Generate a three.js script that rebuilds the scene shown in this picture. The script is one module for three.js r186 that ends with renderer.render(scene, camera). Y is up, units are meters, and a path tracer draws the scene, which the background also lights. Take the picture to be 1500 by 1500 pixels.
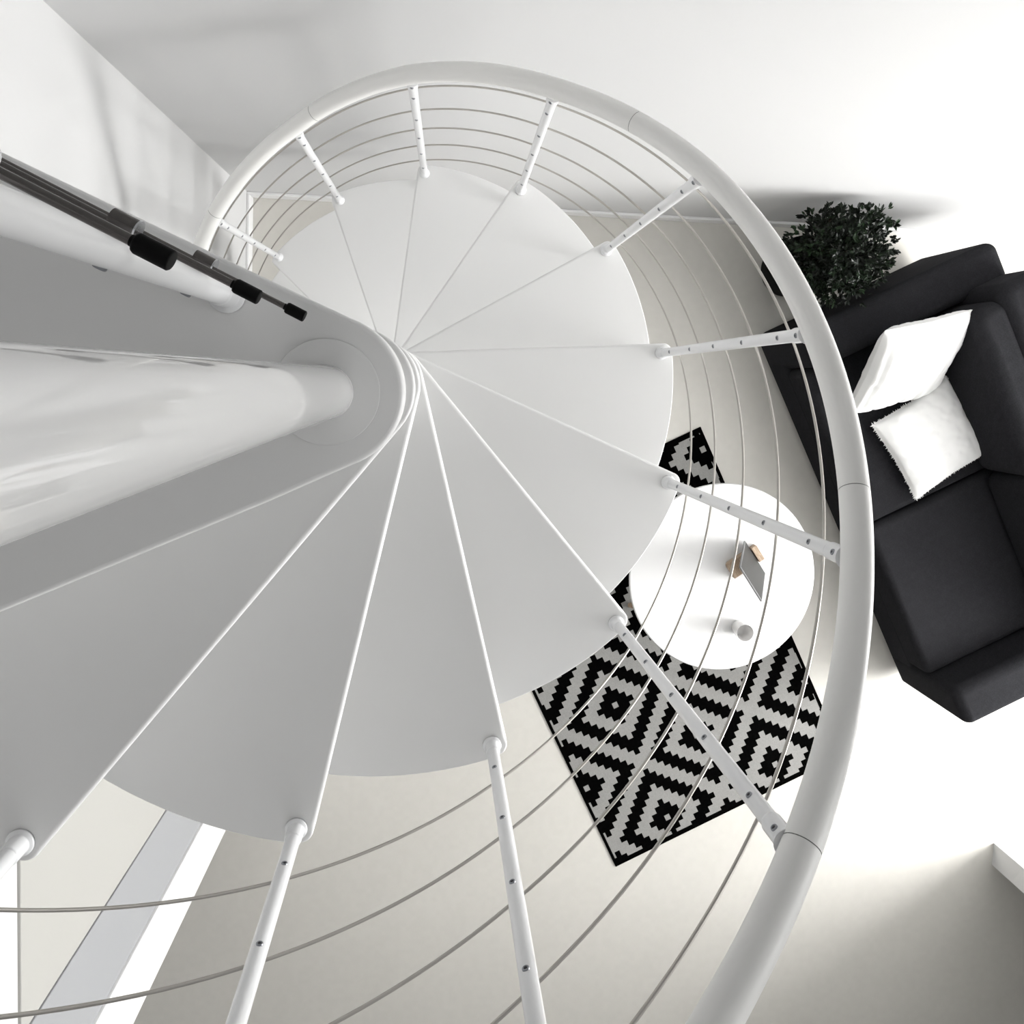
import * as THREE from 'three';
import { RoundedBoxGeometry } from 'three/addons/geometries/RoundedBoxGeometry.js';
import { mergeGeometries } from 'three/addons/utils/BufferGeometryUtils.js';
import { RectAreaLightUniformsLib } from 'three/addons/lights/RectAreaLightUniformsLib.js';

// ------------------------------------------------------------------ camera, light, exposure
const scene = new THREE.Scene();
const camera = new THREE.PerspectiveCamera(2 * Math.atan(750 / 1200) * 180 / Math.PI, 1, 0.01, 60);
{
  const right = new THREE.Vector3(0.991643, 0.075508, 0.104606);
  const down = new THREE.Vector3(-0.110547, 0.079316, 0.990701);
  const fwd = new THREE.Vector3(0.066509, -0.993986, 0.087001);
  const m = new THREE.Matrix4().makeBasis(right, down.clone().negate(), fwd.clone().negate());
  camera.quaternion.setFromRotationMatrix(m);
  camera.position.set(0.11035, 3.92545, -0.00457);
  camera.setViewOffset(1500, 1500, 9.65, 105.21, 1500, 1500);
}
scene.add(camera);
const renderer = new THREE.WebGLRenderer({ antialias: true });
renderer.toneMapping = THREE.LinearToneMapping;
renderer.toneMappingExposure = 1.28;
renderer.shadowMap.enabled = true;
RectAreaLightUniformsLib.init();
scene.background = new THREE.Color(0.80, 0.86, 0.95);       // the daylight sky beyond the windows

// the room stands at a small angle to the stair: d runs along the back wall, n away from it
const ROOM = THREE.MathUtils.degToRad(8.307);
const dh = new THREE.Vector3(Math.cos(ROOM), 0, Math.sin(ROOM));
const nh = new THREE.Vector3(-Math.sin(ROOM), 0, Math.cos(ROOM));
const I_WIN = 25.5, I_SKY = 0.9, I_UP = 9;
const room = (d, y, n) => new THREE.Vector3(dh.x * d + nh.x * n, y, dh.z * d + nh.z * n);
const BACK = -0.8116, LEFT = -0.8028, RIGHT = 5.4, FRONT = 4.7, UPLEFT = -2.6;
const CEIL = 2.86, UPFLOOR = 3.1465, UPCEIL = 7.8;
// daylight: a window in the right wall on each storey and a roof window over the stair well
const WIN = { n0: 0.25, n1: 2.15, y0: 1.00, y1: 2.80 };
const SKY = { d0: -0.45, d1: 1.25, n0: 1.90, n1: 3.60 };
const WUP = { n0: -0.25, n1: 2.25, y0: 3.30, y1: 4.40 };
function areaLight(color, intensity, w, h, pos, target) {
  const l = new THREE.RectAreaLight(color, intensity, w, h);
  l.position.copy(pos); if (Math.abs(target.y - pos.y) > 0.5) l.up.copy(nh); l.lookAt(target); l.castShadow = true; scene.add(l);
}
const daylight = new THREE.Color(1.0, 0.998, 0.99);
for (const [w, i] of [[WIN, I_WIN], [WUP, I_UP]]) areaLight(daylight, i, w.n1 - w.n0 - 0.1, w.y1 - w.y0 - 0.1, room(RIGHT - 0.012, (w.y0 + w.y1) / 2, (w.n0 + w.n1) / 2), room(0, (w.y0 + w.y1) / 2, (w.n0 + w.n1) / 2));
areaLight(daylight, I_SKY, SKY.d1 - SKY.d0 - 0.1, SKY.n1 - SKY.n0 - 0.1, room((SKY.d0 + SKY.d1) / 2, UPCEIL - 0.012, (SKY.n0 + SKY.n1) / 2), room((SKY.d0 + SKY.d1) / 2, 0, (SKY.n0 + SKY.n1) / 2));

// ------------------------------------------------------------------ helpers
let seed = 20240611;
const rnd = () => { seed = (seed * 1664525 + 1013904223) >>> 0; return seed / 4294967296; };
const rr = (a, b) => a + (b - a) * rnd();
const lin = (r, g, b) => new THREE.Color().setRGB(r, g, b);
const std = (o) => new THREE.MeshStandardMaterial(o);
const phy = (o) => new THREE.MeshPhysicalMaterial(o);
const names = {};
function numbered(n) { const k = names[n] = (names[n] ?? -1) + 1; return k ? n + '_' + String(k).padStart(3, '0') : n; }
function shade(o) { o.castShadow = true; o.receiveShadow = true; return o; }
function mesh(name, g, m, parent) { const o = shade(new THREE.Mesh(g, m)); o.name = parent ? name : numbered(name); (parent ?? scene).add(o); return o; }
function tag(o, label, category, group) { o.userData.label = label; o.userData.category = category; if (group) o.userData.group = group; return o; }
function thing(name, label, category, pos = [0, 0, 0], group) { const o = new THREE.Group(); o.name = numbered(name); o.position.set(...pos); scene.add(o); return tag(o, label, category, group); }
function structure(name, g, m, label, category) { const o = mesh(name, g, m); o.userData.kind = 'structure'; return tag(o, label, category); }
function box(x0, x1, y0, y1, z0, z1) { const g = new THREE.BoxGeometry(x1 - x0, y1 - y0, z1 - z0); g.translate((x0 + x1) / 2, (y0 + y1) / 2, (z0 + z1) / 2); return g; }
function rbox(x0, x1, y0, y1, z0, z1, r = 0.02, s = 4) { const g = new RoundedBoxGeometry(x1 - x0, y1 - y0, z1 - z0, s, r); g.translate((x0 + x1) / 2, (y0 + y1) / 2, (z0 + z1) / 2); return g; }
const inRoom = (g) => g.rotateY(-ROOM);                      // (d, y, n) box -> world
function clean(gs) { return mergeGeometries(gs.map((g) => { const h = g.index ? g.toNonIndexed() : g; for (const k of Object.keys(h.attributes)) if (!['position', 'normal', 'uv'].includes(k)) h.deleteAttribute(k); return h; })); }
// a cylinder (or cone) from a to b
function bar(a, b, r0, r1 = r0, seg = 20) {
  const v = new THREE.Vector3().subVectors(b, a), g = new THREE.CylinderGeometry(r1, r0, v.length(), seg);
  g.applyQuaternion(new THREE.Quaternion().setFromUnitVectors(new THREE.Vector3(0, 1, 0), v.clone().normalize()));
  return g.translate((a.x + b.x) / 2, (a.y + b.y) / 2, (a.z + b.z) / 2);
}
class PathCurve extends THREE.Curve { constructor(f) { super(); this.f = f; } getPoint(t, out = new THREE.Vector3()) { return out.copy(this.f(t)); } }
function tex(w, h, f, srgb = true, rep) {
  const a = new Uint8Array(w * h * 4);
  for (let j = 0; j < h; j++) for (let i = 0; i < w; i++) { const c = f(i, j); const o = 4 * (j * w + i); a[o] = c[0]; a[o + 1] = c[1]; a[o + 2] = c[2]; a[o + 3] = 255; }
  const t = new THREE.DataTexture(a, w, h); t.magFilter = THREE.LinearFilter; t.minFilter = THREE.LinearMipmapLinearFilter; t.generateMipmaps = true;
  if (srgb) t.colorSpace = THREE.SRGBColorSpace;
  if (rep) { t.wrapS = t.wrapT = THREE.RepeatWrapping; }
  t.needsUpdate = true; return t;
}
function grid(n) { const g = new Float32Array(n * n); for (let i = 0; i < n * n; i++) g[i] = rnd(); return g; }
const NZ = 64, noiseGrid = grid(NZ);
function noise(x, y) {                                        // tiling value noise, period 64
  const xi = Math.floor(x), yi = Math.floor(y), fx = x - xi, fy = y - yi, s = (t) => t * t * (3 - 2 * t);
  const at = (i, j) => noiseGrid[((j % NZ + NZ) % NZ) * NZ + ((i % NZ + NZ) % NZ)];
  const a = at(xi, yi), b = at(xi + 1, yi), c = at(xi, yi + 1), d = at(xi + 1, yi + 1), u = s(fx), v = s(fy);
  return (a + (b - a) * u) * (1 - v) + (c + (d - c) * u) * v;
}

// ------------------------------------------------------------------ materials
const wallMat = std({ color: lin(0.66, 0.66, 0.66), roughness: 0.9 });
const ceilMat = std({ color: lin(0.86, 0.86, 0.86), roughness: 0.95 });
const trimMat = std({ color: lin(0.84, 0.84, 0.84), roughness: 0.45 });
const floorTex = tex(512, 512, (i, j) => { const v = 0.985 + 0.015 * noise(i / 8, j / 8) - 0.006 * noise(i / 2, j / 2); return [213 * v, 210.5 * v, 204 * v]; }, true, true);
const floorMat = std({ map: floorTex, roughness: 0.5 });
const steelWhite = phy({ color: lin(0.90, 0.90, 0.895), roughness: 0.5, clearcoat: 0.25, clearcoatRoughness: 0.45 });
const tubeWhite = phy({ color: lin(0.87, 0.875, 0.885), roughness: 0.4, clearcoat: 0.6, clearcoatRoughness: 0.18 });
const railWhite = phy({ color: lin(0.91, 0.905, 0.885), roughness: 0.5, clearcoat: 0.2, clearcoatRoughness: 0.4 });
const poleWhite = phy({ color: lin(0.90, 0.90, 0.90), roughness: 0.3, clearcoat: 1, clearcoatRoughness: 0.04 });
const steel = std({ color: lin(0.46, 0.44, 0.41), metalness: 1, roughness: 0.32 });
const chrome = std({ color: lin(0.72, 0.73, 0.75), metalness: 1, roughness: 0.16 });
const screwSteel = std({ color: lin(0.30, 0.31, 0.33), metalness: 1, roughness: 0.28 });
const darkSteel = std({ color: lin(0.16, 0.15, 0.145), metalness: 1, roughness: 0.25 });
const rubber = phy({ color: lin(0.004, 0.004, 0.004), roughness: 0.6, specularIntensity: 0.25 });
const socketMat = std({ color: lin(0.02, 0.02, 0.025), roughness: 0.6 });

// ------------------------------------------------------------------ the room
{
  const floorG = box(UPLEFT - 0.2, RIGHT + 0.2, -0.2, 0, BACK - 0.2, FRONT + 0.2);
  const p = floorG.attributes.position, uv = floorG.attributes.uv;
  for (let i = 0; i < p.count; i++) uv.setXY(i, p.getX(i) / 1.6, p.getZ(i) / 1.6);
  structure('floor', inRoom(floorG), floorMat, 'pale warm grey seamless floor of the living room', 'floor');
  structure('wall_back', inRoom(box(UPLEFT - 0.2, RIGHT + 0.2, 0, UPCEIL, BACK - 0.2, BACK)), wallMat, 'tall white plaster wall behind the spiral stair and the plant', 'wall');
  structure('wall_left', inRoom(box(LEFT - 0.16, LEFT, 0, CEIL, BACK, 2.02)), wallMat, 'white plaster side wall beside the stair, meeting the back wall in a corner', 'wall');
  structure('wall_upper_left', inRoom(box(UPLEFT - 0.24, UPLEFT, 0, UPCEIL, BACK, FRONT)), wallMat, 'white wall closing the far side of the hall', 'wall');
  structure('wall_front', inRoom(box(UPLEFT - 0.2, RIGHT + 0.2, 0, UPCEIL, FRONT, FRONT + 0.2)), wallMat, 'white wall opposite the back wall', 'wall');
  const t = RIGHT + 0.24;
  structure('wall_right', inRoom(clean([box(RIGHT, t, 0, WIN.y0, BACK, FRONT), box(RIGHT, t, WIN.y1, WUP.y0, BACK, FRONT), box(RIGHT, t, WUP.y1, UPCEIL, BACK, FRONT), ...[WIN, WUP].flatMap((w) => [box(RIGHT, t, w.y0, w.y1, BACK, w.n0), box(RIGHT, t, w.y0, w.y1, w.n1, FRONT)])])), wallMat, 'white window wall behind the sofa', 'wall');
  structure('wall_partition', inRoom(box(3.08, RIGHT, 0, CEIL, 2.32, 2.44)), wallMat, 'short white partition wall standing out from the window wall', 'wall');
  // storey slab with the stair well cut out of it
  const W = { d1: 1.08, n1: 1.12 };
  structure('ceiling', inRoom(clean([box(W.d1, RIGHT, CEIL, UPFLOOR, BACK, FRONT), box(LEFT, W.d1, CEIL, UPFLOOR, W.n1, FRONT), box(UPLEFT, LEFT, CEIL, UPFLOOR, BACK, FRONT)])), ceilMat, 'white ceiling slab with the square stair well', 'ceiling');
  structure('ceiling_upper', inRoom(clean([box(UPLEFT - 0.2, SKY.d0, UPCEIL, UPCEIL + 0.2, BACK - 0.2, FRONT + 0.2), box(SKY.d1, RIGHT + 0.2, UPCEIL, UPCEIL + 0.2, BACK - 0.2, FRONT + 0.2), box(SKY.d0, SKY.d1, UPCEIL, UPCEIL + 0.2, BACK - 0.2, SKY.n0), box(SKY.d0, SKY.d1, UPCEIL, UPCEIL + 0.2, SKY.n1, FRONT + 0.2)])), ceilMat, 'white ceiling of the upper storey', 'ceiling');
  const bb = (x0, x1, z0, z1) => rbox(x0, x1, 0, 0.075, z0, z1, 0.004, 2);
  structure('baseboard_back', inRoom(bb(LEFT, RIGHT, BACK, BACK + 0.014)), trimMat, 'slim white baseboard along the foot of the back wall', 'baseboard');
  structure('baseboard_left', inRoom(bb(LEFT, LEFT + 0.014, BACK + 0.014, 0.61)), trimMat, 'slim white baseboard along the side wall beside the stair', 'baseboard');
  structure('trim_1', inRoom(rbox(LEFT - 0.17, LEFT + 0.02, 0, CEIL, 1.80, 2.03, 0.004, 2)), trimMat, 'broad white upright casing at the end of the side wall', 'trim');
  structure('trim_2', inRoom(rbox(LEFT - 0.01, LEFT + 0.010, 0, CEIL, 1.52, 1.80, 0.003, 2)), std({ color: lin(0.36, 0.367, 0.38), roughness: 0.6 }), 'pale blue grey upright panel beside the white casing', 'trim');
  structure('door_1', inRoom(rbox(LEFT - 0.01, LEFT + 0.008, 0.004, 2.1, 0.62, 1.515, 0.003, 2)), std({ color: lin(0.47, 0.465, 0.44), roughness: 0.6 }), 'flat beige door in the side wall beside the pale panel', 'door');
  // windows: frame, mullions and softly glowing panes
  const frameMat = std({ color: lin(0.85, 0.85, 0.85), roughness: 0.4 });
  const paneMat = phy({ color: lin(0.9, 0.9, 0.9), roughness: 0.2, emissive: lin(1, 0.995, 0.98), emissiveIntensity: 0.3 });
  const f = 0.05;
  function makeWindow(name, w, label) {
    const win = new THREE.Group(); win.name = name; scene.add(win); win.userData.kind = 'structure'; tag(win, label, 'window');
    const a = RIGHT + 0.02, b = RIGHT + 0.09, cols = 3, step = (w.n1 - w.n0 - f) / cols;
    mesh('frame', inRoom(clean([box(a, b, w.y0, w.y0 + f, w.n0, w.n1), box(a, b, w.y1 - f, w.y1, w.n0, w.n1), box(a, b, w.y0 + f, w.y1 - f, w.n0, w.n0 + f), box(a, b, w.y0 + f, w.y1 - f, w.n1 - f, w.n1)])), frameMat, win);
    for (let i = 0; i < cols; i++) {
      const n = w.n0 + f + i * step;
      mesh('pane', inRoom(box(a + 0.03, a + 0.04, w.y0 + f, w.y1 - f, n, n + step - f)), paneMat, win);
      if (i) mesh('mullion', inRoom(box(a, b, w.y0 + f, w.y1 - f, n - f, n)), frameMat, win);
    }
    mesh('sill', inRoom(box(RIGHT - 0.05, RIGHT + 0.24, w.y0 - 0.03, w.y0, w.n0 - 0.04, w.n1 + 0.04)), frameMat, win);
  }
  makeWindow('window_1', WIN, 'wide white framed window lighting the living room');
  makeWindow('window_3', WUP, 'low wide white framed window of the upper storey');
  const sky = new THREE.Group(); sky.name = 'window_2'; scene.add(sky); sky.userData.kind = 'structure'; tag(sky, 'large square roof window high above the edge of the stair well', 'window');
  { const w = SKY, y0 = UPCEIL + 0.03, y1 = UPCEIL + 0.10;
    mesh('frame', inRoom(clean([box(w.d0, w.d1, y0, y1, w.n0, w.n0 + f), box(w.d0, w.d1, y0, y1, w.n1 - f, w.n1), box(w.d0, w.d0 + f, y0, y1, w.n0 + f, w.n1 - f), box(w.d1 - f, w.d1, y0, y1, w.n0 + f, w.n1 - f)])), frameMat, sky);
    mesh('pane', inRoom(box(w.d0 + f, w.d1 - f, y0 + 0.03, y0 + 0.04, w.n0 + f, w.n1 - f)), paneMat, sky); }
}
// ------------------------------------------------------------------ spiral staircase
const TH0 = 2.304246, DTH = -0.4626138, RISE = 0.2247464, RB = 0.690;
const treadY = (k) => UPFLOOR - (k + 1) * RISE;
const RODH = [0.1072, 0.2700, 0.4302, 0.5904, 0.7547], TOPSCREW = 0.8311, RAILH = 0.8635;
// each upright as it really stands: foot offset and lean (m, m per m)
const LEAN = { 1: [-.0059, -.0023, .0065, .0059], 2: [-.0075, .0013, .0111, -.0076], 3: [-.0041, .0079, .0131, -.0164], 4: [-.0067, .003, .0138, -.0094], 5: [-.0039, .0048, .012, -.008],
  6: [-.0023, .0043, .0102, -.0062], 7: [.0011, .0084, -.0111, -.0083], 8: [.0033, .003, -.0109, -.0089], 9: [.0089, -.0011, -.0057, .0039], 10: [.005, -.0149, -.0114, .0193] };
for (const k of [-1, 0, 11, 12]) { const t = TH0 + DTH * k; LEAN[k] = [-Math.sin(t) * .006, Math.cos(t) * .006, Math.sin(t) * .012, -Math.cos(t) * .012]; }
function lean(k) {
  const a = Math.max(-1, Math.min(11, Math.floor(k))), f = Math.max(0, Math.min(1, k - a));
  return LEAN[a].map((v, i) => v + (LEAN[a + 1][i] - v) * f);
}
// point of the upright line (continuous in k) at height h above the tread line, offset radially
function upright(k, h, radial = 0) {
  const t = TH0 + DTH * k, l = lean(k), r = RB + radial;
  return new THREE.Vector3(r * Math.cos(t) + l[0] + l[2] * h, treadY(k) + h, r * Math.sin(t) + l[1] + l[3] * h);
}
const stair = thing('spiral_staircase', 'white steel spiral staircase with a tubular handrail and thin horizontal rods', 'staircase');

// a plate from a counter-clockwise outline [[x, z, bevel], ...] with rounded upper edge
function plate(pts, thick) {
  const n = pts.length, pos = [], idx = [], steps = 5, ring = [];
  const nor = pts.map((p, i) => {
    const a = pts[(i + n - 1) % n], b = pts[(i + 1) % n]; let tx = b[0] - a[0], tz = b[1] - a[1]; const l = Math.hypot(tx, tz); return [tz / l, -tx / l];
  });
  const row = (f) => { const s = pos.length / 3; pts.forEach((p, i) => { const [inset, y] = f(p[2]); pos.push(p[0] - nor[i][0] * inset, y, p[1] - nor[i][1] * inset); }); ring.push(s); };
  for (let s = 0; s <= steps; s++) { const a = s / steps * Math.PI / 2; row((r) => [r * (1 - Math.sin(a)), -r * (1 - Math.cos(a))]); }
  row(() => [0, -thick]);
  for (let j = 0; j + 1 < ring.length; j++) for (let i = 0; i < n; i++) { const a = ring[j] + i, b = ring[j] + (i + 1) % n, c = ring[j + 1] + i, d = ring[j + 1] + (i + 1) % n; idx.push(a, c, b, b, c, d); }
  let g = new THREE.BufferGeometry(); g.setAttribute('position', new THREE.Float32BufferAttribute(pos, 3)); g.setIndex(idx); g.computeVertexNormals();
  // flat top and bottom get their own vertices, so the faces stay flat
  const cap = (r0, y, up) => {
    const c = []; for (let i = 0; i < n; i++) c.push(new THREE.Vector2(pos[3 * (r0 + i)], pos[3 * (r0 + i) + 2]));
    const tri = THREE.ShapeUtils.triangulateShape(c, []); const P = [], N = [];
    for (const t of tri) { const o = up ? t : [t[0], t[2], t[1]]; const q = o.map((i) => c[i]); const area = (q[1].x - q[0].x) * (q[2].y - q[0].y) - (q[2].x - q[0].x) * (q[1].y - q[0].y); const ord = (area < 0) === up ? q : [q[0], q[2], q[1]]; for (const v of ord) { P.push(v.x, y, v.y); N.push(0, up ? 1 : -1, 0); } }
    const h = new THREE.BufferGeometry(); h.setAttribute('position', new THREE.Float32BufferAttribute(P, 3)); h.setAttribute('normal', new THREE.Float32BufferAttribute(N, 3)); return h;
  };
  g = g.toNonIndexed();
  return mergeGeometries([g, cap(ring[0], 0, true), cap(ring[ring.length - 1], -thick, false)]);
}
// rounded polygon: corners [[x, z, radius]] -> points
function arcPts(cx, cz, r, a0, a1, n, bev) { const o = []; for (let i = 0; i <= n; i++) { const a = a0 + (a1 - a0) * i / n; o.push([cx + r * Math.cos(a), cz + r * Math.sin(a), bev]); } return o; }
function orient(pts) { let s = 0; pts.forEach((p, i) => { const q = pts[(i + 1) % pts.length]; s += p[0] * q[1] - q[0] * p[1]; }); return s < 0 ? pts.reverse() : pts; }
// tread outline in its own frame: x along the upright's direction, z towards the step above
const HUB = 0.0745, RO = 0.7145;
function treadOutline() {
  const fx = 0.71, fz = -0.0185;                             // the front edge ends here, tangent to the hub circle
  const D = Math.hypot(fx, fz), base = Math.atan2(fz, fx), ta = Math.acos(HUB / D);
  const aF = base - ta;                                       // tangent point angle (front side)
  const back = 30 * Math.PI / 180, bx = RO * Math.cos(back), bz = RO * Math.sin(back);
  const aB = back + Math.acos(HUB / RO);
  const P = [];
  const F = [HUB * Math.cos(aF), HUB * Math.sin(aF)];
  for (let i = 0; i <= 14; i++) { const t = i / 14; const x = F[0] + (fx - 0.026 - F[0]) * t, z = F[1] + (fz - 0.0022 - F[1]) * t; P.push([x, z, 0.0065]); }
  // rounded nose corner
  const r = 0.021, cx = 0.6925, cz = -0.0200 + r;
  P.push(...arcPts(cx, cz, r, -Math.PI / 2 + 0.12, -0.05, 7, 0.004));
  const a0 = Math.atan2(cz + 0.004, RO);
  P.push(...arcPts(0, 0, RO, a0 + 0.01, back - 0.02, 26, 0.0018));
  P.push([bx * 0.985, bz * 0.985, 0.0018]);
  for (let i = 1; i <= 8; i++) { const t = i / 8, x = bx * 0.985 + (HUB * Math.cos(aB) - bx * 0.985) * t, z = bz * 0.985 + (HUB * Math.sin(aB) - bz * 0.985) * t; P.push([x, z, 0.0018]); }
  P.push(...arcPts(0, 0, HUB, aB + 0.12, aF + 2 * Math.PI - 0.12, 20, 0.004));
  return orient(P);
}
const treadG = plate(treadOutline(), 0.034);
for (let k = 0; k <= 12; k++) {
  const t = mesh('tread', treadG, steelWhite, stair);
  t.position.y = treadY(k); t.rotation.y = -(TH0 + DTH * k);
  const s = mesh('hub_spacer', new THREE.CylinderGeometry(0.055, 0.055, RISE - 0.034, 40).translate(0, -0.034 - (RISE - 0.034) / 2, 0), steelWhite, t);
}
// landing plate, running off to the upper floor
const upDir = new THREE.Vector2(-0.852, -0.523), lowDir = new THREE.Vector2(-0.9605, 0.278);
{
  const A = new THREE.Vector2(0.0181, 0.0724), Bp = new THREE.Vector2(0.0343, -0.0630), HL = 0.0725;
  const toWall = (p, v) => { const t = (LEFT - (p.x * dh.x + p.y * dh.z)) / (v.x * dh.x + v.y * dh.z); return [p.x + v.x * t, p.y + v.y * t]; };
  const a0 = Math.atan2(A.y, A.x) + 0.02, a1 = Math.atan2(Bp.y, Bp.x);
  const P = [];
  P.push(...arcPts(0, 0, HL, a1 - 0.03, a0, 26, 0.005));
  const e0 = toWall(A, lowDir), e1 = toWall(Bp, upDir);
  for (let i = 1; i <= 10; i++) P.push([A.x + (e0[0] - A.x) * i / 10, A.y + (e0[1] - A.y) * i / 10, 0.005]);
  for (let i = 10; i >= 1; i--) P.push([Bp.x + (e1[0] - Bp.x) * i / 10, Bp.y + (e1[1] - Bp.y) * i / 10, 0.005]);
  const land = mesh('landing', plate(orient(P), 0.04), steelWhite, stair); land.position.y = UPFLOOR;
  land.userData.label = 'wedge shaped top landing plate';
  mesh('hub_spacer', new THREE.CylinderGeometry(0.055, 0.055, RISE - 0.04, 40).translate(0, -0.04 - (RISE - 0.04) / 2, 0), steelWhite, land);
  const cap = [[0, 0], [0.0500, 0], [0.0500, 0.0012], [0.0494, 0.0018], [0, 0.0018]].map((p) => new THREE.Vector2(...p));
  mesh('cap_plate', new THREE.LatheGeometry(cap, 72), steelWhite, land);
  const pole = mesh('newel_post', new THREE.LatheGeometry([[0, 0.001], [0.0255, 0.001], [0.0255, 0.003], [0.0245, 0.0035], [0.0245, 0.975], [0.022, 0.983], [0, 0.985]].map((p) => new THREE.Vector2(...p)), 64), poleWhite, stair);
  pole.position.set(0, UPFLOOR, 0); pole.userData.label = 'glossy white newel post rising from the landing';
}
// balusters
const baseG = new THREE.LatheGeometry([[0, 0], [0.0172, 0], [0.0172, 0.003], [0.0165, 0.0048], [0.0138, 0.0062], [0.0128, 0.0075], [0.0128, 0.030], [0.0122, 0.0325], [0.0108, 0.033]].map((p) => new THREE.Vector2(...p)), 32);
function screwHead(dir) {                                     // domed head with a hexagonal socket, axis along dir
  const head = new THREE.LatheGeometry([[0.0022, 0.0004], [0.0024, 0.0014], [0.0030, 0.0017], [0.0038, 0.0014], [0.0044, 0.0006], [0.0045, -0.001]].map((p) => new THREE.Vector2(...p)), 18);
  const q = new THREE.Quaternion().setFromUnitVectors(new THREE.Vector3(0, 1, 0), dir);
  return [head.applyQuaternion(q), new THREE.CylinderGeometry(0.0025, 0.0025, 0.001, 6).translate(0, 0.0003, 0).applyQuaternion(q)];
}
function screws(parent, list) {                               // list of [position, direction]
  for (const [p, dir] of list) { const [h, s] = screwHead(dir); const o = mesh('screw', clean([h]), screwSteel, parent); o.position.copy(p); const k = mesh('screw_socket', s, socketMat, parent); k.position.copy(p); }
}
function baluster(k) {
  const t = TH0 + DTH * k, foot = upright(k, 0), inward = new THREE.Vector3(-Math.cos(t), 0, -Math.sin(t));
  const g = new THREE.Group(); g.name = 'baluster'; g.position.copy(foot); stair.add(g);
  const at = (h, r = 0) => upright(k, h, r).sub(foot);
  mesh('post', bar(at(-RISE * (k > -1 && k < 12 ? 1 : 0) + (k === 12 ? -RISE : 0)), at(0.842), 0.0111, 0.0111, 28), tubeWhite, g);
  mesh('base_collar', baseG, tubeWhite, g);
  mesh('rail_bracket', clean([bar(at(0.802), at(0.806), 0.0112, 0.0130, 28), bar(at(0.806), at(0.8425), 0.0130, 0.0130, 28), bar(at(0.8405), at(0.8475), 0.0130, 0.0165, 28)]), tubeWhite, g);
  screws(g, [...RODH, TOPSCREW].map((h) => [at(h).addScaledVector(inward, h === TOPSCREW ? 0.0129 : 0.0109), inward]));
}
for (let k = -1; k <= 12; k++) baluster(k);
// rods
for (const h of RODH) {
  const c = new PathCurve((t) => upright(-1 + 13 * t, h, 0.0111 + 0.0026));
  mesh('rod', new THREE.TubeGeometry(c, 260, 0.0024, 10, false), steel, stair);
}
// handrail in lengths, with fine butt joints
{
  const railAt = (k) => upright(k, RAILH, 0.006);
  const seams = [-1, 0.8, 3.03, 4.28, 6.49, 8.80, 9.95, 12.35];
  for (let i = 0; i + 1 < seams.length; i++) {
    const g = 0.0014, a = seams[i] + g, b = seams[i + 1] - g;
    const c = new PathCurve((t) => { const k = a + (b - a) * t; return railAt(Math.max(-1, Math.min(12.4, k))); });
    const n = Math.max(12, Math.round((b - a) * 22));
    const tube = new THREE.TubeGeometry(c, n, 0.0212, 28, false);
    mesh('handrail_length', tube, railWhite, stair);
  }
  const core = new PathCurve((t) => railAt(-1 + 13.3 * t));
  mesh('handrail_core', new THREE.TubeGeometry(core, 260, 0.0200, 20, false), std({ color: lin(0.25, 0.25, 0.24), roughness: 0.8 }), stair);
  const end = mesh('rail_end_cap', new THREE.SphereGeometry(0.0212, 24, 16), railWhite, stair); end.position.copy(railAt(12.35));
}
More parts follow.
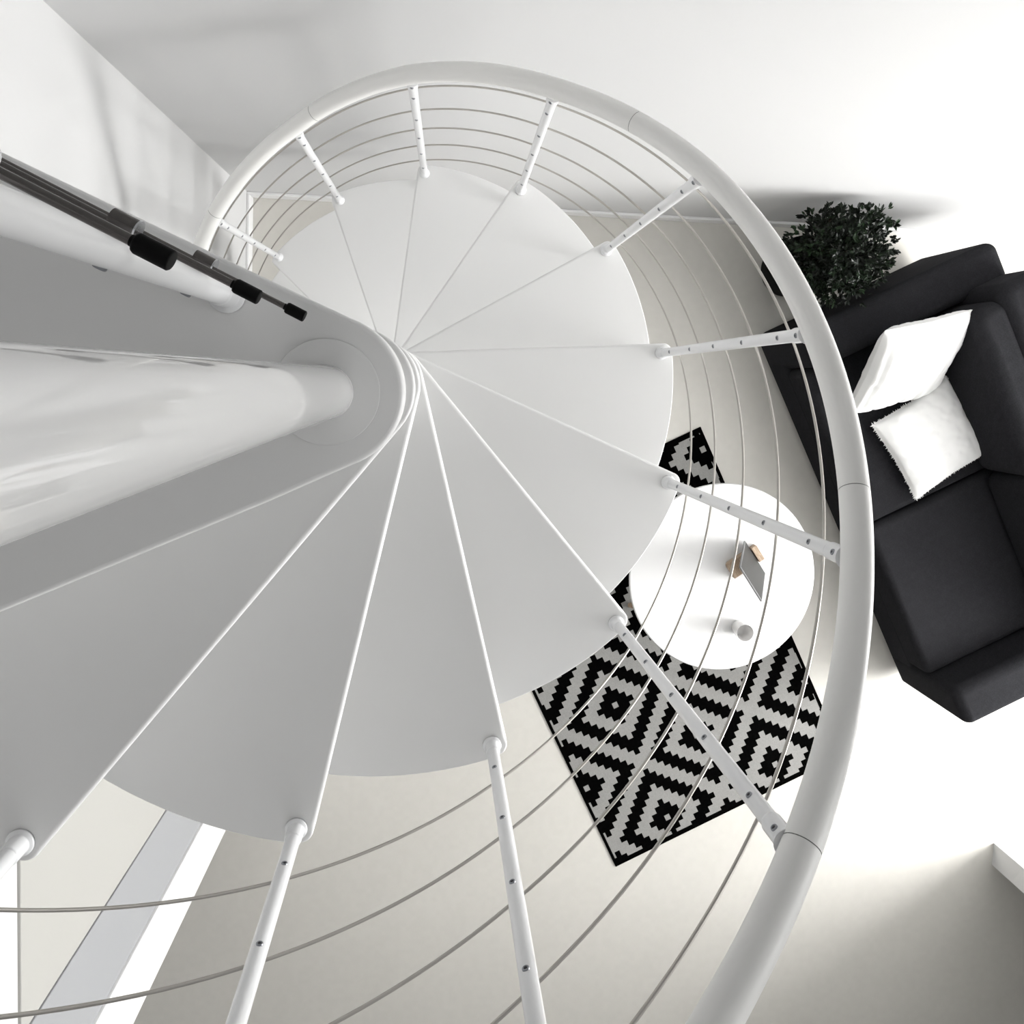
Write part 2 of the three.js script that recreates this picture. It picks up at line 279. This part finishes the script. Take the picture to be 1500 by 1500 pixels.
// straight balustrade along the inner edge of the landing
{
  const dir = new THREE.Vector3(-0.8345, 0, -0.551), out = new THREE.Vector3(0.551, 0, -0.8345);
  const P0 = new THREE.Vector3(0.0057, UPFLOOR, -0.0621);   // plan position of the rod ends
  const posts = [[-0.0785, -0.0985], [-0.560, -0.4150]];
  for (const [x, z] of posts) {
    const g = new THREE.Group(); g.name = 'baluster'; g.position.set(x, UPFLOOR, z); stair.add(g);
    const v = (h) => new THREE.Vector3(0, h, 0);
    mesh('post', bar(v(0), v(0.842), 0.0111, 0.0111, 28), tubeWhite, g);
    mesh('base_collar', baseG, tubeWhite, g);
    mesh('rail_bracket', clean([bar(v(0.806), v(0.8425), 0.013, 0.013, 28), bar(v(0.8405), v(0.8475), 0.013, 0.0165, 28)]), tubeWhite, g);
    const inw = out.clone().negate();
    screws(g, [...RODH, TOPSCREW].map((h) => [v(h).addScaledVector(inw, h === TOPSCREW ? 0.0129 : 0.0109), inw]));
  }
  for (const h of RODH) {
    const a = P0.clone().setY(UPFLOOR + h), b = a.clone().addScaledVector(dir, 0.72);
    const rod = mesh('rod', bar(a.clone().addScaledVector(dir, 0.004), b, 0.0024, 0.0024, 14), darkSteel, stair);
    const capG = new THREE.LatheGeometry([[0, 0], [0.0040, 0], [0.0046, 0.0007], [0.0046, 0.0150], [0.0040, 0.0162], [0.0026, 0.0166], [0.0026, 0.018]].map((p) => new THREE.Vector2(...p)), 20);
    capG.applyQuaternion(new THREE.Quaternion().setFromUnitVectors(new THREE.Vector3(0, 1, 0), dir)).translate(a.x, a.y, a.z);
    const c = mesh('end_cap', capG, rubber, rod); c.userData.label = 'black rubber end cap';
    for (const [x, z] of posts) {                             // clamp on the outer side of the rod
      const s = (x - a.x) * dir.x + (z - a.z) * dir.z;
      const m0 = a.clone().addScaledVector(dir, s - 0.010), m1 = a.clone().addScaledVector(dir, s + 0.006);
      const o = out.clone().multiplyScalar(0.0025);
      mesh('rod_clamp', bar(m0.clone().add(o), m1.clone().add(o), 0.0060, 0.0060, 24), darkSteel, rod);
      mesh('clamp_ring', bar(m0.clone().add(o).addScaledVector(dir, -0.0012), m0.clone().add(o), 0.0063, 0.0063, 24), chrome, rod);
    }
  }
  const ra = P0.clone().addScaledVector(out, -0.02).setY(UPFLOOR + RAILH), rb = ra.clone().addScaledVector(dir, 0.74);
  mesh('handrail_length', bar(ra, rb, 0.0212, 0.0212, 28), railWhite, stair);
}

// ------------------------------------------------------------------ rug
const eL = new THREE.Vector3(0.3224, 0, 0.9466), eD = new THREE.Vector3(0.9466, 0, -0.3224);   // furniture runs along eL, depth along eD
const FURN = Math.atan2(0.3224, 0.9466);                      // local x -> eD, local z -> eL
{
  const W = 1.300, L = 1.865, RX = 1040, RY = 1492;
  const pu = 0.6130, pv = 0.6555, cu = pu / 22, cv = pv / 22, u0 = 0.0387, v0 = 0.4460;
  const t = tex(RX, RY, (i, j) => {
    const u = (i + 0.5) / RX * W, v = (j + 0.5) / RY * L;
    let black = u < 0.015 || u > W - 0.017 || v < 0.026 || v > L - 0.026;
    if (!black) {
      const ci = Math.round((u - u0) / cu), cj = Math.round((v - v0) / cv);
      const md = (x, p) => { const m = ((x % p) + p) % p; return Math.min(m, p - m); };
      const n = Math.min(md(ci, 22) + md(cj, 22), md(ci + 11, 22) + md(cj + 11, 22));
      black = (n >= 1 && n <= 3) || (n >= 7 && n <= 9);
    }
    const twill = ((i + j * 2) % 5) / 4, f = 0.93 + 0.07 * noise(i / 3, j / 3);
    if (black) { const b = 1 + 3 * twill * f; return [b, b, b]; }
    const g = (140 + 24 * twill) * f; return [g, g * 0.995, g * 0.98];
  });
  const g = new RoundedBoxGeometry(W, 0.006, L, 2, 0.0025), p = g.attributes.position, uv = g.attributes.uv;
  for (let i = 0; i < p.count; i++) uv.setXY(i, p.getX(i) / W + 0.5, 0.5 - p.getZ(i) / L);
  const rug = mesh('rug', g, phy({ map: t, roughness: 1, specularIntensity: 0.06 }));
  const C = new THREE.Vector3(0.7031, 0.003, 2.5630);
  rug.position.copy(C).addScaledVector(eD, W / 2).addScaledVector(eL, -L / 2); rug.rotation.y = FURN;
  tag(rug, 'black and grey flatwoven rug with stepped diamond pattern under the round table', 'rug');
}

// ------------------------------------------------------------------ wood
const woodTex = (a, b) => tex(256, 256, (i, j) => { const w = noise(i / 40, j / 4) * 0.6 + noise(i / 12 + 7, j / 1.6) * 0.4; const s = Math.pow(w, 1.3); return [0, 1, 2].map((c) => a[c] + (b[c] - a[c]) * s); }, true, true);
const oak = std({ map: woodTex([158, 134, 112], [205, 186, 164]), roughness: 0.6 });

// ------------------------------------------------------------------ coffee table
const TC = new THREE.Vector3(1.236, 0, 1.0114), TTOP = 0.45;
{
  const t = thing('coffee_table', 'round white coffee table on splayed oak legs standing on the rug', 'table', [TC.x, 0, TC.z]);
  const R = 0.419, prof = [[0, TTOP - 0.022], [R - 0.012, TTOP - 0.022], [R - 0.003, TTOP - 0.017], [R, TTOP - 0.009], [R - 0.002, TTOP - 0.002], [R - 0.006, TTOP], [0, TTOP]].map((p) => new THREE.Vector2(...p));
  mesh('tabletop', new THREE.LatheGeometry(prof, 120), phy({ color: lin(0.78, 0.78, 0.78), roughness: 0.3, clearcoat: 0.3, clearcoatRoughness: 0.2 }), t);
  const a0 = Math.atan2(1.2393 - TC.z, 0.874 - TC.x);
  for (let i = 0; i < 4; i++) {
    const a = a0 + i * Math.PI / 2, c = Math.cos(a), s = Math.sin(a);
    mesh('leg', bar(new THREE.Vector3(c * 0.395, 0.0065, s * 0.395), new THREE.Vector3(c * 0.25, TTOP - 0.022, s * 0.25), 0.013, 0.019, 20), oak, t);
  }
  mesh('underframe', clean([0, 1].map((i) => { const a = a0 + i * Math.PI / 2, v = new THREE.Vector3(Math.cos(a) * 0.26, 0, Math.sin(a) * 0.26), y = new THREE.Vector3(0, TTOP - 0.032, 0); return bar(y.clone().sub(v), y.clone().add(v), 0.010, 0.010, 12); })), oak, t);
}
// ------------------------------------------------------------------ mug
{
  const m = thing('mug', 'small white ceramic tumbler without handle on the round table', 'cup', [1.2850, TTOP, 1.2420]);
  const p = [[0, 0], [0.027, 0], [0.0305, 0.003], [0.033, 0.02], [0.0365, 0.06], [0.0382, 0.0885], [0.0375, 0.0905], [0.0360, 0.0885], [0.0340, 0.06], [0.0305, 0.02], [0.027, 0.008], [0, 0.006]].map((q) => new THREE.Vector2(...q));
  mesh('body', new THREE.LatheGeometry(p, 48), phy({ color: lin(0.78, 0.77, 0.76), roughness: 0.25, clearcoat: 0.4, clearcoatRoughness: 0.1 }), m);
}
// ------------------------------------------------------------------ tablet and its stand
{
  // along = direction of the lower edge, back = the way it leans
  const along = new THREE.Vector3(-0.0816, 0, -0.1612).normalize();
  const mid = new THREE.Vector3((1.3402 + 1.4218) / 2, TTOP, (0.854 + 1.0152) / 2);
  const front = new THREE.Vector3().crossVectors(along, new THREE.Vector3(0, 1, 0));
  const basis = new THREE.Matrix4().makeBasis(along, new THREE.Vector3(0, 1, 0), front);
  const turn = new THREE.Quaternion().setFromRotationMatrix(basis);   // local x along, y up, z to the front
  const s = thing('tablet_stand', 'pale wooden block stand with a slot holding the tablet', 'stand', [mid.x, TTOP, mid.z]); s.quaternion.copy(turn);
  // block with a slanted slot: front ledge, low bridge, rear block with rounded corners
  const shape = (z0, z1, y1, r) => { const sh = new THREE.Shape(); const x = 0.046; sh.moveTo(-x + 0.022, z0); sh.lineTo(x - r, z0); sh.quadraticCurveTo(x, z0, x, z0 + r); sh.lineTo(x, z1 - r); sh.quadraticCurveTo(x, z1, x - r, z1); sh.lineTo(-x + 0.022 + r, z1); sh.quadraticCurveTo(-x + 0.022, z1, -x + 0.022, z1 - r); sh.lineTo(-x + 0.022, z0); const g = new THREE.ExtrudeGeometry(sh, { depth: y1, bevelEnabled: true, bevelSize: 0.0015, bevelThickness: 0.0015, bevelSegments: 2, curveSegments: 8 }); g.rotateX(Math.PI / 2).translate(0, y1 + 0.0015, 0); return g; };
  const scaleUV = (g) => { const u = g.attributes.uv; for (let i = 0; i < u.count; i++) u.setXY(i, u.getX(i) * 4, u.getY(i) * 4); return g; };
  const ledge = scaleUV(shape(0.006, 0.030, 0.028, 0.003)), rear = scaleUV(shape(-0.125, -0.0185, 0.030, 0.018)), bridge = box(-0.022, 0.044, 0.001, 0.0105, -0.020, 0.008);
  for (const [nm, g] of [['ledge', ledge], ['rear_block', rear], ['bridge', bridge]]) mesh(nm, g, oak, s);
  const tb = thing('tablet', 'slim grey tablet leaning upright in the wooden stand', 'tablet', [mid.x, TTOP + 0.014, mid.z]); tb.quaternion.copy(turn);
  const tilt = Math.atan2(0.118, 0.215);
  const H = 0.245, Wd = 0.178;
  const body = new RoundedBoxGeometry(Wd, H, 0.008, 3, 0.0035).translate(0, H / 2, 0).rotateX(-tilt);
  mesh('shell', body, phy({ color: lin(0.22, 0.22, 0.22), roughness: 0.4, specularIntensity: 0.5 }), tb);
  const scr = new RoundedBoxGeometry(Wd - 0.012, H - 0.012, 0.001, 2, 0.0004).translate(0, H / 2, 0.0043).rotateX(-tilt);
  mesh('screen', scr, phy({ color: lin(0.055, 0.054, 0.052), roughness: 0.5, specularIntensity: 0.35 }), tb);
}

// ------------------------------------------------------------------ sofa
const fabricTex = tex(256, 256, (i, j) => { const v = 0.75 + 0.35 * noise(i / 1.5, j / 1.5) + 0.2 * ((i + j) % 3 === 0) - 0.1 * noise(i / 16, j / 16); return [42 * v, 42 * v, 44.5 * v]; }, true, true);
const F0 = new THREE.Vector3(1.6389, 0, -0.0406);
{
  const s = thing('sofa', 'charcoal fabric two seat sofa with thick arms facing the round table', 'sofa', [F0.x, 0, F0.z]); s.rotation.y = FURN;
  const fab = phy({ map: fabricTex, roughness: 1, specularIntensity: 0.12 });
  const put = (nm, g) => { const p = g.attributes.position, u = g.attributes.uv; for (let i = 0; i < p.count; i++) u.setXY(i, (p.getX(i) + p.getY(i) * 0.6) * 4, (p.getZ(i) + p.getY(i) * 0.8) * 4); return mesh(nm, g, fab, s); };
  const LN = 1.93, DP = 0.90;                                  // x = depth, z = length
  put('base', rbox(-0.015, DP, 0.045, 0.24, 0.01, LN - 0.01, 0.02));
  put('arm', rbox(-0.02, DP, 0.05, 0.58, 0, 0.19, 0.045, 6));
  put('arm', rbox(-0.02, DP, 0.05, 0.58, LN - 0.19, LN, 0.045, 6));
  put('backrest', rbox(0.68, DP + 0.02, 0.2, 0.80, 0.15, LN - 0.15, 0.06, 6));
  const mz = LN / 2;
  put('seat_cushion', rbox(-0.025, 0.72, 0.235, 0.405, 0.192, mz - 0.003, 0.035, 6));
  put('seat_cushion', rbox(-0.025, 0.72, 0.235, 0.405, mz + 0.003, LN - 0.192, 0.035, 6));
  const bc = (z0, z1) => rbox(0.55, 0.72, 0.40, 0.78, z0, z1, 0.06, 6);
  put('back_cushion', bc(0.20, mz - 0.004)); put('back_cushion', bc(mz + 0.004, LN - 0.20));
  for (const [x, z] of [[0.05, 0.06], [0.05, LN - 0.06], [DP - 0.06, 0.06], [DP - 0.06, LN - 0.06]]) mesh('leg', new THREE.CylinderGeometry(0.020, 0.015, 0.05, 16).translate(x, 0.025, z), std({ color: lin(0.02, 0.02, 0.02), roughness: 0.5 }), s);
}
// cushions: inflated squares with channel quilting
function cushion(name, label, size, puff, wave, seedOff) {
  const N = 48, g = new THREE.PlaneGeometry(size, size, N, N), back = new THREE.PlaneGeometry(size, size, N, N);
  const shape = (geo, sgn) => {
    const p = geo.attributes.position;
    for (let i = 0; i < p.count; i++) {
      const x = p.getX(i) / size * 2, y = p.getY(i) / size * 2;
      const ex = Math.max(0, 1 - Math.pow(Math.abs(x), 3)), ey = Math.max(0, 1 - Math.pow(Math.abs(y), 3));
      const b = Math.sqrt(ex * ey), pull = 1 - 0.06 * (1 - Math.abs(x)) * Math.abs(y) ** 4 - 0.06 * (1 - Math.abs(y)) * Math.abs(x) ** 4;
      const quilt = wave ? -wave * Math.pow(Math.abs(Math.cos(x * Math.PI * 3.5)), 14) : 0;
      const crumple = 0.012 * (noise(seedOff + x * 3, y * 3) - 0.5) + 0.006 * (noise(seedOff + x * 9, 5 + y * 9) - 0.5);
      p.setXYZ(i, p.getX(i) * pull, p.getY(i) * pull, sgn * Math.max(0, puff * b + (quilt + crumple) * Math.min(1, b * 2)));
    }
    if (sgn < 0) { const ix = geo.index.array; for (let i = 0; i < ix.length; i += 3) { const t = ix[i]; ix[i] = ix[i + 1]; ix[i + 1] = t; } }
    geo.computeVertexNormals(); return geo;
  };
  const o = thing(name, label, 'cushion');
  const m = std({ color: lin(0.82, 0.82, 0.81), roughness: 0.95 });
  mesh('cover', clean([shape(g, 1), shape(back, -1)]), m, o);
  return [o, m];
}
const sofaPt = (L, D, y) => F0.clone().addScaledVector(eL, L).addScaledVector(eD, D).setY(y);
{
  // first: leans on the sofa arm
  const [a] = cushion('throw_cushion', 'white channel quilted cushion leaning against the sofa arm beside the plant', 0.46, 0.075, 0.010, 3);
  const lower = sofaPt(0.44, 0.27, 0.455), upper = sofaPt(0.15, 0.395, 0.735);
  const yv = upper.clone().sub(lower).normalize(), xv = eD.clone().addScaledVector(yv, -eD.dot(yv)).normalize(), zv = new THREE.Vector3().crossVectors(xv, yv);
  a.quaternion.setFromRotationMatrix(new THREE.Matrix4().makeBasis(xv, yv, zv));
  a.position.copy(lower.clone().lerp(upper, 0.5)).addScaledVector(zv, (zv.y > 0 ? 1 : -1) * 0.03);
  // second: lies flat on the seat, a corner pointing to the table
  const [b, bm] = cushion('throw_cushion', 'white crumpled cushion with fringed edge lying flat on the sofa seat', 0.40, 0.055, 0, 21);
  { const w = eL.clone().multiplyScalar(-0.6).addScaledVector(eD, -0.8).normalize(), up = new THREE.Vector3(0, 1, 0), px = new THREE.Vector3().crossVectors(up, w);
    const xw = w.clone().sub(px).normalize(), yw = new THREE.Vector3().crossVectors(up, xw);
    b.quaternion.setFromRotationMatrix(new THREE.Matrix4().makeBasis(xw, yw, up)); b.position.copy(sofaPt(0.70, 0.38, 0.458)); }
  const fr = [];
  for (let e = 0; e < 4; e++) for (let i = 0; i < 46; i++) {
    const t = -0.195 + 0.39 * (i / 45), len = rr(0.008, 0.016), c = new THREE.ConeGeometry(0.0042, len, 5).translate(0, len / 2, 0).rotateZ(rr(-0.4, 0.4)).translate(t, 0.185 + 0.012 * Math.abs(t / 0.195) ** 2, rr(-0.004, 0.004)).rotateZ(e * Math.PI / 2);
    fr.push(c);
  }
  mesh('fringe', clean(fr), bm, b);
}

// ------------------------------------------------------------------ potted plant
{
  const p = thing('potted_shrub', 'dense dark green leafy shrub in a black round pot between wall and sofa', 'plant', [1.817, 0, -0.332]);
  const prof = [[0, 0], [0.115, 0], [0.125, 0.006], [0.133, 0.10], [0.136, 0.19], [0.132, 0.24], [0.126, 0.245], [0.121, 0.24], [0.120, 0.20], [0, 0.20]].map((q) => new THREE.Vector2(...q));
  mesh('pot', new THREE.LatheGeometry(prof, 48), phy({ color: lin(0.003, 0.003, 0.003), roughness: 0.6, specularIntensity: 0.15 }), p);
  mesh('soil', new THREE.CylinderGeometry(0.118, 0.118, 0.016, 32).translate(0, 0.207, 0), std({ color: lin(0.02, 0.015, 0.012), roughness: 1 }), p);
  const tips = [], stems = [];
  const lobes = [[-0.075, 0.58, -0.03, 0.155], [0.06, 0.58, -0.04, 0.155], [0.00, 0.55, 0.08, 0.15], [-0.01, 0.68, 0.00, 0.13], [0.12, 0.53, 0.05, 0.10], [-0.11, 0.50, 0.03, 0.11], [-0.075, 0.64, -0.135, 0.055], [0.075, 0.64, -0.125, 0.06], [0.02, 0.48, 0.0, 0.16]];
  for (const [x, y, z, r] of lobes) {
    const c = new THREE.CatmullRomCurve3([new THREE.Vector3(rr(-.03, .03), 0.205, rr(-.03, .03)), new THREE.Vector3(x * 0.4, 0.38, z * 0.4), new THREE.Vector3(x, y, z)]);
    stems.push(new THREE.TubeGeometry(c, 10, 0.006, 6));
    for (let i = 0; i < Math.round(r * r * 9000); i++) {
      const u = rr(-1, 1), a = rr(0, Math.PI * 2), q = Math.sqrt(1 - u * u), dirv = new THREE.Vector3(q * Math.cos(a), u, q * Math.sin(a));
      tips.push([new THREE.Vector3(x, y, z).addScaledVector(dirv, r * Math.pow(rnd(), 0.33) * rr(0.92, 1.14)), dirv]);
    }
  }
  mesh('stems', clean(stems), std({ color: lin(0.03, 0.022, 0.015), roughness: 0.9 }), p);
  const pos = [], col = [];
  const leaf = (o, dirv, up, len, wid, c) => {
    const tipAt = o.clone().addScaledVector(dirv, len).add(p.position); if (tipAt.dot(nh) < BACK + 0.02 || o.clone().add(p.position).dot(nh) < BACK + 0.02) return;
    const fromSofa = (v) => v.clone().add(p.position).sub(F0); if (Math.max(fromSofa(o).dot(eL), tipAt.clone().sub(F0).dot(eL)) > -0.012 && Math.min(o.y, o.y + dirv.y * len) < 0.605) return;
    const side = new THREE.Vector3().crossVectors(dirv, up).normalize(), nrm = new THREE.Vector3().crossVectors(side, dirv);
    const P = (t, s, h) => o.clone().addScaledVector(dirv, t * len).addScaledVector(side, s * wid).addScaledVector(nrm, h * len);
    const a = P(0, 0, 0), b1 = P(.3, .42, .06), b2 = P(.3, -.42, .06), m = P(.4, 0, -.02), c1 = P(.68, .38, .03), c2 = P(.68, -.38, .03), e = P(1, 0, -.1);
    for (const t of [[a, b1, m], [a, m, b2], [b1, c1, m], [b2, m, c2], [c1, e, m], [c2, m, e]]) for (const v of t) { pos.push(v.x, v.y, v.z); col.push(c[0], c[1], c[2]); }
  };
  for (const [tp, dv] of tips) {
    const n = 4 + Math.floor(rnd() * 3), g = 0.35 + 2.6 * Math.pow(rnd(), 4), axis = dv.clone().add(new THREE.Vector3(rr(-.6, .6), rr(-.2, .8), rr(-.6, .6))).normalize();
    for (let i = 0; i < n; i++) {
      const d = axis.clone().add(new THREE.Vector3(rr(-1, 1), rr(-.8, .8), rr(-1, 1)).multiplyScalar(0.85)).normalize();
      const up = new THREE.Vector3(rr(-.6, .6), 1, rr(-.6, .6)).normalize(); const f = g * rr(0.6, 1.3);
      leaf(tp.clone().addScaledVector(axis, rr(-0.012, 0.012)), d, up, rr(0.018, 0.030), rr(0.010, 0.015), [0.0085 * f, 0.0165 * f, 0.0075 * f]);
    }
  }
  const g = new THREE.BufferGeometry(); g.setAttribute('position', new THREE.Float32BufferAttribute(pos, 3)); g.setAttribute('color', new THREE.Float32BufferAttribute(col, 3)); g.computeVertexNormals();
  const fol = mesh('foliage', g, phy({ vertexColors: true, roughness: 0.4, specularIntensity: 0.5, side: THREE.DoubleSide }), p); fol.userData.kind = 'stuff';
}
renderer.render(scene, camera);
